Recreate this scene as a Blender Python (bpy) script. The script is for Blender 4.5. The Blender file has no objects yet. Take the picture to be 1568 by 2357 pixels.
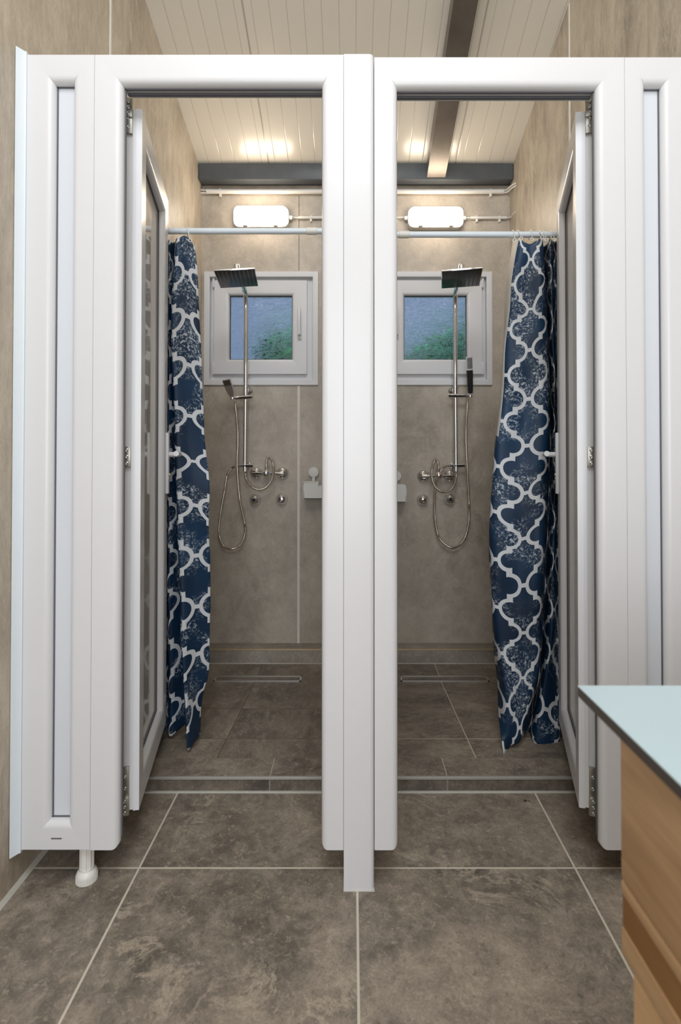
import bpy, bmesh, math, random
from mathutils import Vector, Matrix
random.seed(7)
scn = bpy.context.scene
col = scn.collection

# ------------------------------------------------------------------ camera model
F = 1250.0; W_PX, H_PX = 1568.0, 2357.0
VX, VY = 812.0, 1042.0          # where the depth lines meet in the photograph
CAM_Z = 1.143
TA = 0.0125                     # the camera looks up by this much
AL = math.atan(TA); SA, CA = math.sin(AL), math.cos(AL)

def P(px, py, Y):
    """point of the room that the photograph shows at a pixel, at a known depth"""
    v = (VY - py) / F
    zr = v * Y * CA * CA / (1 - v * SA * CA)
    yc = Y * CA + zr * SA
    return Vector(((px - VX) / F * yc, Y, CAM_Z + zr))
def PX(px, py, Y): return P(px, py, Y).x
def PZ(py, Y): return P(VX, py, Y).z

# ------------------------------------------------------------------ helpers: meshes
class MB:
    def __init__(self, M=None):
        self.v = []; self.f = []; self.mi = []; self.uv = None; self.M = M
    def add(self, vs, fs, mi=0):
        b = len(self.v)
        for p in vs:
            p = Vector(p)
            self.v.append(self.M @ p if self.M else p)
        for f in fs:
            self.f.append([b + i for i in f]); self.mi.append(mi)
        return self
    def box(self, x0, x1, y0, y1, z0, z1, bev=0.0, seg=2, mi=0):
        bm = bmesh.new()
        bmesh.ops.create_cube(bm, size=1)
        for v in bm.verts:
            v.co = Vector(((x0 + x1) / 2 + v.co.x * (x1 - x0), (y0 + y1) / 2 + v.co.y * (y1 - y0), (z0 + z1) / 2 + v.co.z * (z1 - z0)))
        if bev > 0:
            bmesh.ops.bevel(bm, geom=bm.edges[:], offset=bev, segments=seg, affect='EDGES', profile=0.5)
        bm.verts.index_update()
        self.add([v.co.copy() for v in bm.verts], [[v.index for v in f.verts] for f in bm.faces], mi)
        bm.free(); return self
    def prism(self, poly, fn, d0, d1, mi=0):
        """poly: 2D outline; fn(a,b,d) -> 3D"""
        n = len(poly)
        vs = [fn(a, b, d0) for a, b in poly] + [fn(a, b, d1) for a, b in poly]
        fs = [list(range(n - 1, -1, -1)), list(range(n, 2 * n))]
        fs += [[i, (i + 1) % n, n + (i + 1) % n, n + i] for i in range(n)]
        return self.add(vs, fs, mi)
    def tube(self, path, r, n=12, cap=True, mi=0):
        path = [Vector(p) for p in path]
        m = len(path); rs = r if isinstance(r, (list, tuple)) else [r] * m
        T = [(path[min(i + 1, m - 1)] - path[max(i - 1, 0)]).normalized() for i in range(m)]
        a = Vector((0, 0, 1)) if abs(T[0].z) < .9 else Vector((1, 0, 0))
        nrm = (a - T[0] * a.dot(T[0])).normalized()
        vs = []
        for i in range(m):
            nrm = (nrm - T[i] * nrm.dot(T[i])).normalized()
            bn = T[i].cross(nrm)
            for k in range(n):
                an = 2 * math.pi * k / n
                vs.append(path[i] + (nrm * math.cos(an) + bn * math.sin(an)) * rs[i])
        fs = []
        for i in range(m - 1):
            for k in range(n):
                k2 = (k + 1) % n
                fs.append([i * n + k, i * n + k2, (i + 1) * n + k2, (i + 1) * n + k])
        if cap:
            fs.append(list(range(n - 1, -1, -1))); fs.append([(m - 1) * n + k for k in range(n)])
        return self.add(vs, fs, mi)
    def lathe(self, prof, o, axis, n=28, mi=0):
        """prof: (radius, height along the axis)"""
        o = Vector(o); ax = Vector(axis).normalized()
        a = Vector((0, 0, 1)) if abs(ax.z) < .9 else Vector((1, 0, 0))
        e1 = (a - ax * a.dot(ax)).normalized(); e2 = ax.cross(e1)
        vs = []; m = len(prof)
        for r, h in prof:
            for k in range(n):
                an = 2 * math.pi * k / n
                vs.append(o + ax * h + (e1 * math.cos(an) + e2 * math.sin(an)) * max(r, 1e-5))
        fs = [[i * n + k, i * n + (k + 1) % n, (i + 1) * n + (k + 1) % n, (i + 1) * n + k] for i in range(m - 1) for k in range(n)]
        fs.append(list(range(n - 1, -1, -1))); fs.append([(m - 1) * n + k for k in range(n)])
        return self.add(vs, fs, mi)
    def bar(self, p0, p1, inw, dep, prof, mit0=False, mit1=False, round1=0.0, mi=0, k0=1.0):
        """profile (w, d) swept from p0 to p1; mitred ends step inwards by w; round1 rounds the inner corner of the far end"""
        p0, p1, inw, dep = Vector(p0), Vector(p1), Vector(inw), Vector(dep)
        d = (p1 - p0).normalized(); n = len(prof); Wm = max(w for w, _ in prof)
        rings = []
        rings.append([p0 + d * (w * k0 if mit0 else 0) + inw * w + dep * q for w, q in prof])
        if round1 > 0:
            for k in range(0, 7):
                t = round1 * (1 - math.sin(k / 6 * math.pi / 2))
                wm = Wm - round1 + round1 * math.cos(k / 6 * math.pi / 2)
                rings.append([p1 - d * t + inw * min(w, wm) + dep * q for w, q in prof])
        else:
            rings.append([p1 - d * (w if mit1 else 0) + inw * w + dep * q for w, q in prof])
        vs = [p for r in rings for p in r]; m = len(rings)
        fs = [[i * n + k, i * n + (k + 1) % n, (i + 1) * n + (k + 1) % n, (i + 1) * n + k] for i in range(m - 1) for k in range(n)]
        fs.append(list(range(n - 1, -1, -1))); fs.append([(m - 1) * n + k for k in range(n)])
        return self.add(vs, fs, mi)
    def build(self, name, mats, parent=None, angle=35):
        me = bpy.data.meshes.new(name)
        me.from_pydata([tuple(p) for p in self.v], [], self.f)
        if not isinstance(mats, (list, tuple)): mats = [mats]
        for m in mats: me.materials.append(m)
        me.polygons.foreach_set('material_index', self.mi)
        if self.uv is not None:
            ul = me.uv_layers.new(name='UVMap')
            for lp in me.loops: ul.data[lp.index].uv = self.uv[lp.vertex_index]
        bm = bmesh.new(); bm.from_mesh(me)
        if self.uv is None: bmesh.ops.recalc_face_normals(bm, faces=bm.faces[:])
        bm.to_mesh(me); bm.free()
        me.polygons.foreach_set('use_smooth', [True] * len(me.polygons))
        me.set_sharp_from_angle(angle=math.radians(angle))
        o = bpy.data.objects.new(name, me); col.objects.link(o)
        if parent is not None:
            o.parent = parent
            if parent.type == 'EMPTY': o.matrix_parent_inverse = Matrix.Translation(-Vector(parent.location))
        return o

def thing(name, label, cat, loc, group=None):
    o = bpy.data.objects.new(name, None); col.objects.link(o)
    o.empty_display_size = .05; o.location = loc
    return tag(o, label, cat, group)
def tag(o, label, cat, group=None, kind='thing'):
    o['label'] = label; o['category'] = cat; o['kind'] = kind
    if group: o['group'] = group
    return o
def struct(o, label=None, cat=None):
    o['kind'] = 'structure'
    if label: o['label'] = label; o['category'] = cat
    return o
def smooth_path(pts, step=.01):
    pts = [Vector(p) for p in pts]; out = []
    for i in range(len(pts) - 1):
        p0, p1, p2, p3 = pts[max(i - 1, 0)], pts[i], pts[i + 1], pts[min(i + 2, len(pts) - 1)]
        n = max(2, int((p2 - p1).length / step))
        for k in range(n):
            t = k / n
            out.append(.5 * ((2 * p1) + (p2 - p0) * t + (2 * p0 - 5 * p1 + 4 * p2 - p3) * t * t + (3 * p1 - p0 - 3 * p2 + p3) * t ** 3))
    out.append(pts[-1]); return out

# ------------------------------------------------------------------ helpers: materials
def lin(r, g, b):
    f = lambda c: (c / 255 / 12.92) if c / 255 <= .04045 else ((c / 255 + .055) / 1.055) ** 2.4
    return (f(r), f(g), f(b), 1)
class NT:
    def __init__(self, name):
        self.m = bpy.data.materials.new(name); self.m.use_nodes = True
        self.t = self.m.node_tree; self.b = self.t.nodes['Principled BSDF']
    def n(self, typ, **kw):
        nd = self.t.nodes.new(typ)
        for k, v in kw.items():
            if k.startswith('i_'):
                s = k[2:]; s = int(s) if s.isdigit() else s.replace('_', ' ')
                self.set(nd.inputs[s], v)
            else: setattr(nd, k, v)
        return nd
    def set(self, sock, v):
        if isinstance(v, bpy.types.NodeSocket): self.t.links.new(v, sock)
        else: sock.default_value = v
    def ma(self, op, a, b=0.0, c=None):
        nd = self.t.nodes.new('ShaderNodeMath'); nd.operation = op
        self.set(nd.inputs[0], a); self.set(nd.inputs[1], b)
        if c is not None: self.set(nd.inputs[2], c)
        return nd.outputs[0]
    def mix(self, f, a, b, blend='MIX'):
        nd = self.t.nodes.new('ShaderNodeMix'); nd.data_type = 'RGBA'; nd.blend_type = blend
        self.set(nd.inputs[0], f); self.set(nd.inputs[6], a); self.set(nd.inputs[7], b)
        return nd.outputs[2]
    def ramp(self, f, stops):
        nd = self.t.nodes.new('ShaderNodeValToRGB'); self.set(nd.inputs[0], f)
        e = nd.color_ramp.elements
        while len(e) < len(stops): e.new(.5)
        for k, (p, c) in enumerate(stops):
            e[k].position = p; e[k].color = c if isinstance(c, tuple) else (c, c, c, 1)
        return nd.outputs[0]
    def noise(self, vec, scale, detail=6, rough=.6, dist=0.0):
        nd = self.n('ShaderNodeTexNoise', i_Scale=scale, i_Detail=detail, i_Roughness=rough, i_Distortion=dist)
        self.set(nd.inputs['Vector'], vec); return nd.outputs[0]
    def coords(self):
        g = self.n('ShaderNodeNewGeometry'); return g.outputs['Position']
    def sep(self, v):
        nd = self.n('ShaderNodeSeparateXYZ'); self.set(nd.inputs[0], v); return nd.outputs
    def comb(self, x, y, z):
        nd = self.n('ShaderNodeCombineXYZ'); self.set(nd.inputs[0], x); self.set(nd.inputs[1], y); self.set(nd.inputs[2], z); return nd.outputs[0]
    def bump(self, h, strength, dist=.002):
        nd = self.n('ShaderNodeBump', i_Strength=strength, i_Distance=dist); self.set(nd.inputs['Height'], h)
        self.t.links.new(nd.outputs[0], self.b.inputs['Normal'])
    def p(self, **kw):
        for k, v in kw.items(): self.set(self.b.inputs[k.replace('_', ' ')], v)
        return self.m

def plain(name, c, rough=.4, metal=0.0, var=.03, scale=30, **kw):
    m = NT(name); co = m.coords()
    f = m.noise(co, scale, 3)
    a = tuple(min(1, x * (1 - var)) for x in c[:3]) + (1,); b = tuple(min(1, x * (1 + var)) for x in c[:3]) + (1,)
    m.p(Base_Color=m.ramp(f, [(.3, a), (.7, b)]), Roughness=rough, Metallic=metal, **kw)
    return m.m

def stone(name, cols, scale=3.0, tiles=None, grout=None, gw=.006, stretch=(1, 1, 1), rough=.5, speck=.5, vein=.35, bump=.25, grain=.6, fleck=.55):
    """mottled stone; tiles = (ox, w, oy, h) draws a grid of grout lines on the floor"""
    m = NT(name); co = m.coords(); X, Y, Z = m.sep(co)
    v = co
    if tiles:
        ox, w, ylines = tiles
        ix = m.ma('FLOOR', m.ma('DIVIDE', m.ma('SUBTRACT', X, ox), w))
        iy = 0.0
        for yl in ylines: iy = m.ma('ADD', iy, m.ma('GREATER_THAN', Y, yl))
        wn = m.n('ShaderNodeTexWhiteNoise', noise_dimensions='2D')
        m.set(wn.inputs['Vector'], m.comb(ix, iy, 0.0))
        mul = m.n('ShaderNodeVectorMath', operation='MULTIPLY_ADD')
        m.set(mul.inputs[0], wn.outputs['Color']); mul.inputs[1].default_value = (9, 9, 9); m.set(mul.inputs[2], co)
        v = mul.outputs[0]
    mp = m.n('ShaderNodeMapping'); m.set(mp.inputs['Vector'], v); mp.inputs['Scale'].default_value = stretch
    mp.inputs['Rotation'].default_value = (.3, .2, .5)
    v = mp.outputs[0]
    big = m.noise(v, scale, 10, .66, .25)
    c = m.ramp(big, [(.28, cols[0]), (.46, cols[1]), (.58, cols[2]), (.78, cols[3])])
    mid = m.noise(v, scale * 4.5, 9, .74, .35)
    c = m.mix(m.ma('MULTIPLY', m.ramp(mid, [(.45, 0.0), (.68, 1.0)]), speck), c, cols[3])
    c = m.mix(m.ma('MULTIPLY', m.ramp(mid, [(.3, 1.0), (.45, 0.0)]), speck * .8), c, cols[0])
    ve = m.noise(v, scale * 1.3, 8, .66, 1.0)
    vm = m.ramp(m.ma('ABSOLUTE', m.ma('SUBTRACT', ve, .5)), [(0.0, 1.0), (.03, 0.0)])
    vm = m.ma('MULTIPLY', vm, m.ramp(m.noise(v, scale * .9, 3), [(.5, 0.0), (.62, 1.0)]))
    c = m.mix(m.ma('MULTIPLY', vm, vein), c, cols[3])
    fk = m.noise(v, scale * 15, 7, .78, .3)
    c = m.mix(m.ma('MULTIPLY', m.ramp(fk, [(.54, 0.0), (.64, 1.0)]), fleck), c, cols[3])
    c = m.mix(m.ma('MULTIPLY', m.ramp(fk, [(.34, 1.0), (.44, 0.0)]), fleck), c, cols[0])
    fine = m.noise(v, scale * 60, 3, .7)
    c = m.mix(grain, c, m.ramp(fine, [(.3, .36), (.7, .64)]), 'OVERLAY')
    h = m.ma('ADD', m.ma('MULTIPLY', mid, .6), m.ma('MULTIPLY', fine, .4))
    rg = m.ramp(mid, [(.3, rough - .1), (.7, rough + .1)])
    if tiles:
        fx = m.ma('ABSOLUTE', m.ma('SUBTRACT', m.ma('FRACT', m.ma('ADD', m.ma('DIVIDE', m.ma('SUBTRACT', X, ox), w), .5)), .5))
        g = m.ma('LESS_THAN', m.ma('MULTIPLY', fx, w), gw / 2)
        for yl in ylines: g = m.ma('MAXIMUM', g, m.ma('LESS_THAN', m.ma('ABSOLUTE', m.ma('SUBTRACT', Y, yl)), gw / 2))
        c = m.mix(g, c, grout); h = m.ma('SUBTRACT', h, m.ma('MULTIPLY', g, .5))
        rg = m.mix(g, rg, (.8, .8, .8, 1))
    m.p(Base_Color=c, Roughness=rg, Specular_IOR_Level=.4)
    m.bump(h, bump, .003)
    return m.m

WHITE = lin(236, 236, 238)
M = {}
M['pvc'] = plain('white_pvc', lin(219, 219, 221), .3, var=.008, scale=4)
M['pvc_panel'] = plain('white_infill_panel', lin(214, 218, 224), .35, var=.008, scale=3)
M['gasket'] = plain('grey_rubber_gasket', lin(92, 92, 98), .6)
M['profile'] = plain('pale_profile', lin(222, 231, 238), .35, var=.01)
M['chrome'] = plain('chrome', (.82, .82, .83, 1), .07, 1.0, var=.01)
M['chrome_satin'] = plain('satin_chrome', (.86, .86, .87, 1), .36, 1.0, var=.02)
M['dark_reflection_chrome'] = plain('dark_reflection_chrome', (.07, .07, .073, 1), .3, 1.0, var=.02)  # chrome with the dark reflection under the shower heads put into its colour
M['hose'] = plain('steel_hose', (.62, .56, .48, 1), .26, 1.0, var=.05)
M['zinc'] = plain('zinc_plate', (.40, .39, .34, 1), .35, 1.0, var=.12, scale=60)
M['screw'] = plain('screw_head', (.62, .66, .68, 1), .25, 1.0)
M['dark'] = plain('black_plastic', (.012, .012, .013, 1), .3)
M['nozzle'] = plain('nozzle_rubber', (.10, .10, .10, 1), .5)
M['nozzle_pale'] = plain('nozzle_pale', (.42, .42, .42, 1), .5)
M['plastic'] = plain('white_plastic', lin(228, 226, 220), .4, var=.01)
M['steel'] = plain('grey_painted_steel', lin(84, 88, 92), .38, var=.12, scale=8)
M['steel_warm'] = plain('primed_steel_tube', lin(112, 104, 96), .3, 0.3, var=.2, scale=6)
M['brass'] = plain('brass', (.70, .55, .34, 1), .4, .6)
M['drain'] = plain('brushed_steel', (.42, .40, .37, 1), .3, 1.0)
M['edge'] = plain('aluminium_edge', lin(176, 172, 166), .4, .2)
M['seam'] = plain('pale_seam', lin(226, 222, 212), .5)
M['silicone'] = plain('light_silicone', lin(196, 194, 184), .5)
M['core'] = plain('dark_laminate_core', lin(74, 66, 60), .5)
M['glass_door'] = plain('satin_door_panel', lin(206, 200, 192), .05, var=.03, scale=5, Specular_IOR_Level=.6)

def tile_cols(k=1.0):
    k *= 1.17
    f = lambda r, g, b: tuple(c * k for c in lin(r, g, b)[:3]) + (1,)
    return [f(76, 70, 63), f(106, 98, 88), f(124, 114, 102), f(164, 152, 136)]
GX = .0122
M['floor'] = stone('floor_tiles', tile_cols(), 3.2, (GX, .6, (-.891, -.291, .309, .909, 1.509)), lin(204, 196, 180), .0058, rough=.52, speck=.55, vein=.75)
M['tread'] = stone('step_tiles', tile_cols(1.0), 3.4, (-.280, .6, ()), lin(172, 164, 150), .004, rough=.55)
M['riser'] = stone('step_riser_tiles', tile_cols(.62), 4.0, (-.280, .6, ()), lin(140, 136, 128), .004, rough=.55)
M['shower_l'] = stone('left_shower_tiles', tile_cols(.95), 3.4, (-.487, .6, (2.114, 2.40)), lin(104, 93, 80), .0035, rough=.5, stretch=(1, .5, 1))
M['shower_r'] = stone('right_shower_tiles', tile_cols(.95), 3.4, (.443, .6, (2.114,)), lin(186, 174, 154), .005, rough=.5, stretch=(1, 1.6, 1))
wc = lambda k: [tuple(c * k for c in lin(*q)[:3]) + (1,) for q in ((134, 125, 114), (158, 149, 136), (171, 161, 148), (202, 192, 178))]
M['wall'] = stone('wall_slabs', wc(1.2), 2.2, stretch=(1, 1, .8), rough=.42, speck=.38, vein=.3, bump=.06, grain=.2, fleck=.2)
wc2 = [lin(136, 126, 112), lin(172, 160, 144), lin(188, 176, 158), lin(218, 208, 190)]
M['wall_side'] = stone('side_wall_slabs', wc2, 3.0, stretch=(1, 1.6, .45), rough=.45, speck=.55, vein=.3, bump=.1, grain=.25, fleck=.3)
M['ledge'] = stone('ledge_tiles', wc(.8), 2.6, rough=.42, speck=.22, vein=.12, bump=.06)

def ceiling_mat():
    m = NT('ribbed_ceiling_sheet'); co = m.coords(); X, Y, Z = m.sep(co)
    f = m.ma('FRACT', m.ma('DIVIDE', m.ma('ADD', X, 2.02), .074))
    d = m.ma('ABSOLUTE', m.ma('SUBTRACT', f, .5))
    line = m.ramp(d, [(0.0, 1.0), (.035, 0.0)])
    f2 = m.ma('FRACT', m.ma('DIVIDE', m.ma('ADD', X, 2.02), 1.036))
    joint = m.ramp(m.ma('ABSOLUTE', m.ma('SUBTRACT', f2, .5)), [(0.0, 1.0), (.005, 0.0)])
    c = m.mix(m.ma('MULTIPLY', line, .35), lin(228, 222, 210), lin(120, 112, 98))
    c = m.mix(m.ma('MULTIPLY', joint, .6), c, lin(90, 84, 74))
    m.p(Base_Color=c, Roughness=.2, Specular_IOR_Level=.8)
    m.bump(m.ma('MULTIPLY', m.ma('ADD', line, joint), -1.0), .35, .003)
    return m.m
M['ceiling'] = ceiling_mat()

def curtain_mat(name, u0, v0, Pw, Q):
    m = NT(name)
    uvn = m.n('ShaderNodeUVMap', uv_map='UVMap'); u, v, _ = m.sep(uvn.outputs[0])
    px = m.ma('PINGPONG', m.ma('SUBTRACT', u, u0), Pw / 2)
    qy = m.ma('PINGPONG', m.ma('SUBTRACT', v, v0), Q / 2)
    up = m.ma('GREATER_THAN', qy, Q / 4)
    fl = lambda a, L: m.ma('ADD', m.ma('MULTIPLY', a, m.ma('SUBTRACT', 1.0, m.ma('MULTIPLY', up, 2.0))), m.ma('MULTIPLY', up, L))
    x = fl(px, Pw / 2); y = fl(qy, Q / 2)
    g = .0130; R = .0330; w = .0120; c = Pw / 2 - g - R; xs = .0415; bh = .0065
    dx = m.ma('SUBTRACT', x, c)
    circ = m.ma('SUBTRACT', m.ma('SQRT', m.ma('ADD', m.ma('MULTIPLY', dx, dx), m.ma('MULTIPLY', y, y))), R)
    s = m.ma('MINIMUM', circ, m.ma('SUBTRACT', x, xs))
    band = m.ma('LESS_THAN', m.ma('ABSOLUTE', s), w / 2)
    bar = m.ma('MULTIPLY', m.ma('GREATER_THAN', x, Pw / 2 - g), m.ma('LESS_THAN', y, bh))
    st = m.ma('MULTIPLY', m.ma('LESS_THAN', m.ma('ABSOLUTE', m.ma('SUBTRACT', qy, Q / 4)), w / 2),
              m.ma('MULTIPLY', m.ma('GREATER_THAN', px, xs - w / 2), m.ma('LESS_THAN', px, Pw / 2 - xs + w / 2)))
    lines = m.ma('MAXIMUM', m.ma('MAXIMUM', band, bar), st)
    vec = m.comb(m.ma('ADD', u, u0 * 7), v, 0.0)
    patch = m.ramp(m.noise(vec, 8.5, 3, .55, .4), [(.47, 0.0), (.62, 1.0)])
    sp = m.ramp(m.noise(vec, 110, 6, .75, .6), [(.515, 0.0), (.58, 1.0)])
    fleck = m.ma('MULTIPLY', patch, sp)
    haze = m.ramp(m.noise(vec, 5, 2, .5), [(.35, 0.0), (.7, 1.0)])
    navy = m.mix(haze, lin(13, 36, 60), lin(23, 56, 86))
    cc = m.mix(m.ma('MULTIPLY', fleck, .8), navy, lin(205, 214, 220))
    cc = m.mix(lines, cc, lin(206, 209, 212))
    m.p(Base_Color=cc, Roughness=.5, Specular_IOR_Level=.35)
    m.bump(m.noise(vec, 14, 3), .25, .004)
    return m.m
M['lining'] = plain('pale_curtain_reverse', lin(202, 200, 194), .6)

def emis(name, c, s):
    m = NT(name); m.p(Base_Color=(.9, .9, .9, 1), Emission_Color=c, Emission_Strength=s); return m.m
M['lamp'] = emis('lamp_diffuser', (1, .85, .67, 1), 17.5)

def pane_mat():
    m = NT('patterned_window_glass'); co = m.coords()
    m.p(Base_Color=(.80, .86, .92, 1), Roughness=.11, Transmission_Weight=1.0, IOR=1.45)
    mp = m.n('ShaderNodeMapping'); m.set(mp.inputs['Vector'], co); mp.inputs['Scale'].default_value = (.7, 1, 1.5)
    h = m.ma('ABSOLUTE', m.ma('SUBTRACT', m.noise(mp.outputs[0], 48, 2, .55, 1.2), .5))
    m.bump(m.ramp(h, [(.0, 0.0), (.05, 1.0)]), .4, .004)
    return m.m
M['pane'] = pane_mat()
def wood_mat(name, c0, c1):
    m = NT(name); co = m.coords()
    mp = m.n('ShaderNodeMapping'); m.set(mp.inputs['Vector'], co); mp.inputs['Scale'].default_value = (6, 1.2, 14)
    f = m.noise(mp.outputs[0], 2.2, 5, .55, .6)
    f2 = m.noise(mp.outputs[0], 14, 3, .6)
    c = m.ramp(m.ma('ADD', m.ma('MULTIPLY', f, .8), m.ma('MULTIPLY', f2, .2)), [(.35, c0), (.65, c1)])
    m.p(Base_Color=c, Roughness=.42); return m.m
M['wood'] = wood_mat('light_wood', lin(186, 146, 104), lin(220, 182, 136))
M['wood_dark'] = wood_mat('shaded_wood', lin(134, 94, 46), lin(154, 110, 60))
M['mint'] = plain('pale_blue_laminate', lin(182, 202, 209), .3, var=.02, scale=3)
M['leaf'] = plain('bright_leaf', (.02, .33, .10, 1), .3, var=.5, scale=9)
M['crumb'] = plain('brown_crumb', lin(74, 44, 30), .6)

# ------------------------------------------------------------------ the room
YB = 3.06                                           # shower back wall
XL = lambda Y: -.887 + (Y - 1.4) * .0193            # left wall line
XR = lambda Y: .935 - (Y - 1.4) * .0270             # right wall line
ZC = lambda Y: CAM_Z + 1.610 + .40 * (2.98 - Y)     # sloping ceiling
YF0 = -2.2
STEP_Y, TREAD_Y, SLOPE_Y = 1.846, 1.9625, 2.70
ZS = .047
def floor_z(Y):
    return ZS if Y < TREAD_Y else (0.0 if Y > SLOPE_Y else ZS * (SLOPE_Y - Y) / (SLOPE_Y - TREAD_Y))

def slab(name, quad, thick, mat):
    """quad of 3D points with a thickness vector"""
    mb = MB(); q = [Vector(p) for p in quad]; t = Vector(thick)
    mb.add(q + [p + t for p in q], [[3, 2, 1, 0], [4, 5, 6, 7]] + [[i, (i + 1) % 4, 4 + (i + 1) % 4, 4 + i] for i in range(4)])
    return struct(mb.build(name, mat))
slab('floor', [(XL(YF0), YF0, 0), (XR(YF0), YF0, 0), (XR(STEP_Y), STEP_Y, 0), (XL(STEP_Y), STEP_Y, 0)], (0, 0, -.12), M['floor'])
for nm, xa, xb, mt in (('floor_left_shower', None, .0, 'shower_l'), ('floor_right_shower', .0, None, 'shower_r')):
    mb = MB()
    ys = [TREAD_Y, SLOPE_Y, YB]
    top = []
    for y in ys:
        top.append((XL(y) if xa is None else xa, y, floor_z(y))); top.append((XR(y) if xb is None else xb, y, floor_z(y)))
    bot = [(x, y, -.12) for x, y, z in top]
    mb.add(top + bot, [[0, 1, 3, 2], [2, 3, 5, 4], [6, 8, 9, 7], [8, 10, 11, 9], [0, 6, 7, 1], [4, 5, 11, 10], [0, 2, 8, 6], [2, 4, 10, 8], [1, 7, 9, 3], [3, 9, 11, 5]])
    struct(mb.build(nm, M[mt], angle=1))
mb = MB(); mb.add([(XL(STEP_Y), STEP_Y, ZS), (XR(STEP_Y), STEP_Y, ZS), (XR(TREAD_Y), TREAD_Y, ZS), (XL(TREAD_Y), TREAD_Y, ZS),
                   (XL(STEP_Y), STEP_Y, -.1), (XR(STEP_Y), STEP_Y, -.1), (XR(TREAD_Y), TREAD_Y, -.1), (XL(TREAD_Y), TREAD_Y, -.1)],
                  [[0, 1, 2, 3], [7, 6, 5, 4], [1, 5, 6, 2], [0, 3, 7, 4], [2, 6, 7, 3]])
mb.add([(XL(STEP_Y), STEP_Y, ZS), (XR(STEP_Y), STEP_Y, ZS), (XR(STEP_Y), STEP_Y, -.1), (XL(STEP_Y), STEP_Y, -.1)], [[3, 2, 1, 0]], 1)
struct(mb.build('floor_step', [M['tread'], M['riser']], angle=1))
mb = MB().box(XL(1.85), XR(1.85), STEP_Y - .003, STEP_Y + .007, ZS - .006, ZS + .0025, .001); struct(mb.build('trim_1', M['edge']))
mb = MB().box(XL(1.85), XR(1.85), STEP_Y - .011, STEP_Y, 0, .004, .001); struct(mb.build('trim_2', M['silicone']))
TH = .12
slab('wall_left', [(XL(YF0), YF0, -.1), (XL(YB), YB, -.1), (XL(YB), YB, ZC(YB) + .02), (XL(YF0), YF0, ZC(YF0) + .02)], (-TH, 0, 0), M['wall_side'])
slab('wall_right', [(XR(YF0), YF0, -.1), (XR(YB), YB, -.1), (XR(YB), YB, ZC(YB) + .02), (XR(YF0), YF0, ZC(YF0) + .02)], (TH, 0, 0), M['wall_side'])
slab('ceiling', [(XL(YF0) - TH, YF0, ZC(YF0)), (XR(YF0) + TH, YF0, ZC(YF0)), (XR(YB) + TH, YB + .1, ZC(YB + .1)), (XL(YB) - TH, YB + .1, ZC(YB + .1))], (0, 0, .1), M['ceiling'])

# back wall with two window openings
WIN = []
for cx, mir in ((601.0, 1), (1002.0, -1)):
    x0, x1 = PX(cx - 124, 756, YB), PX(cx + 124, 756, YB)
    WIN.append((x0, x1, PZ(880, YB), PZ(632, YB), mir))
xs = [XL(YB) - TH, WIN[0][0], WIN[0][1], WIN[1][0], WIN[1][1], XR(YB) + TH]
zs = [-.1, WIN[0][2], WIN[0][3], ZC(YB) + .05]
mb = MB(); YT = YB + .16
for i in range(5):
    for k in range(3):
        if i in (1, 3) and k == 1: continue
        mb.add([(xs[i], YB, zs[k]), (xs[i + 1], YB, zs[k]), (xs[i + 1], YB, zs[k + 1]), (xs[i], YB, zs[k + 1])], [[3, 2, 1, 0]])
        mb.add([(xs[i], YT, zs[k]), (xs[i + 1], YT, zs[k]), (xs[i + 1], YT, zs[k + 1]), (xs[i], YT, zs[k + 1])], [[0, 1, 2, 3]])
for i in (1, 3):
    a, b, c, d = xs[i], xs[i + 1], zs[1], zs[2]
    mb.add([(a, YB, c), (b, YB, c), (b, YB, d), (a, YB, d), (a, YT, c), (b, YT, c), (b, YT, d), (a, YT, d)],
           [[0, 1, 5, 4], [1, 2, 6, 5], [2, 3, 7, 6], [3, 0, 4, 7]])
struct(mb.build('wall_back', M['wall'], angle=1))
# ledge, seams, metal strip
LY = 2.959; LZ = .0755
mb = MB().box(XL(3), XR(3), LY, YB, -.05, LZ, .001); struct(mb.build('baseboard_back', M['ledge']))
mb = MB().box(XL(3), XR(3), LY - .003, LY + .004, LZ - .004, LZ + .003); struct(mb.build('trim_3', M['brass']))
mb = MB().box(XL(3), XR(3), LY - .006, LY, -.001, .003); struct(mb.build('trim_4', M['silicone']))
sx = PX(687.5, 1180, YB)
mb = MB().box(sx - .007, sx + .007, YB - .003, YB, LZ, WIN[0][2] - .02); struct(mb.build('trim_5', M['seam']))
mb = MB().box(sx - .0015, sx + .0015, YB - .001, YB, WIN[0][3] + .02, 2.6); struct(mb.build('trim_6', M['gasket']))
for k, (fn, Y) in enumerate(((XL, 1.945), (XR, 2.262))):
    s = 1 if k == 0 else -1
    mb = MB().box(min(fn(Y), fn(Y) + .003 * s), max(fn(Y), fn(Y) + .003 * s), Y - .006, Y + .006, .05, ZC(Y) - .01)
    struct(mb.build('trim_%d' % (7 + k), M['seam']))
for k, fn in enumerate((XL, XR)):      # grout between the floor and the side walls
    s = 1 if k == 0 else -1
    mb = MB()
    a0, a1 = fn(YF0), fn(STEP_Y)
    mb.add([(a0, YF0, .012), (a1, STEP_Y, .012), (a1 + .009 * s, STEP_Y, .0005), (a0 + .009 * s, YF0, .0005)], [[0, 1, 2, 3]])
    struct(mb.build('trim_%d' % (9 + k), M['silicone']))
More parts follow.
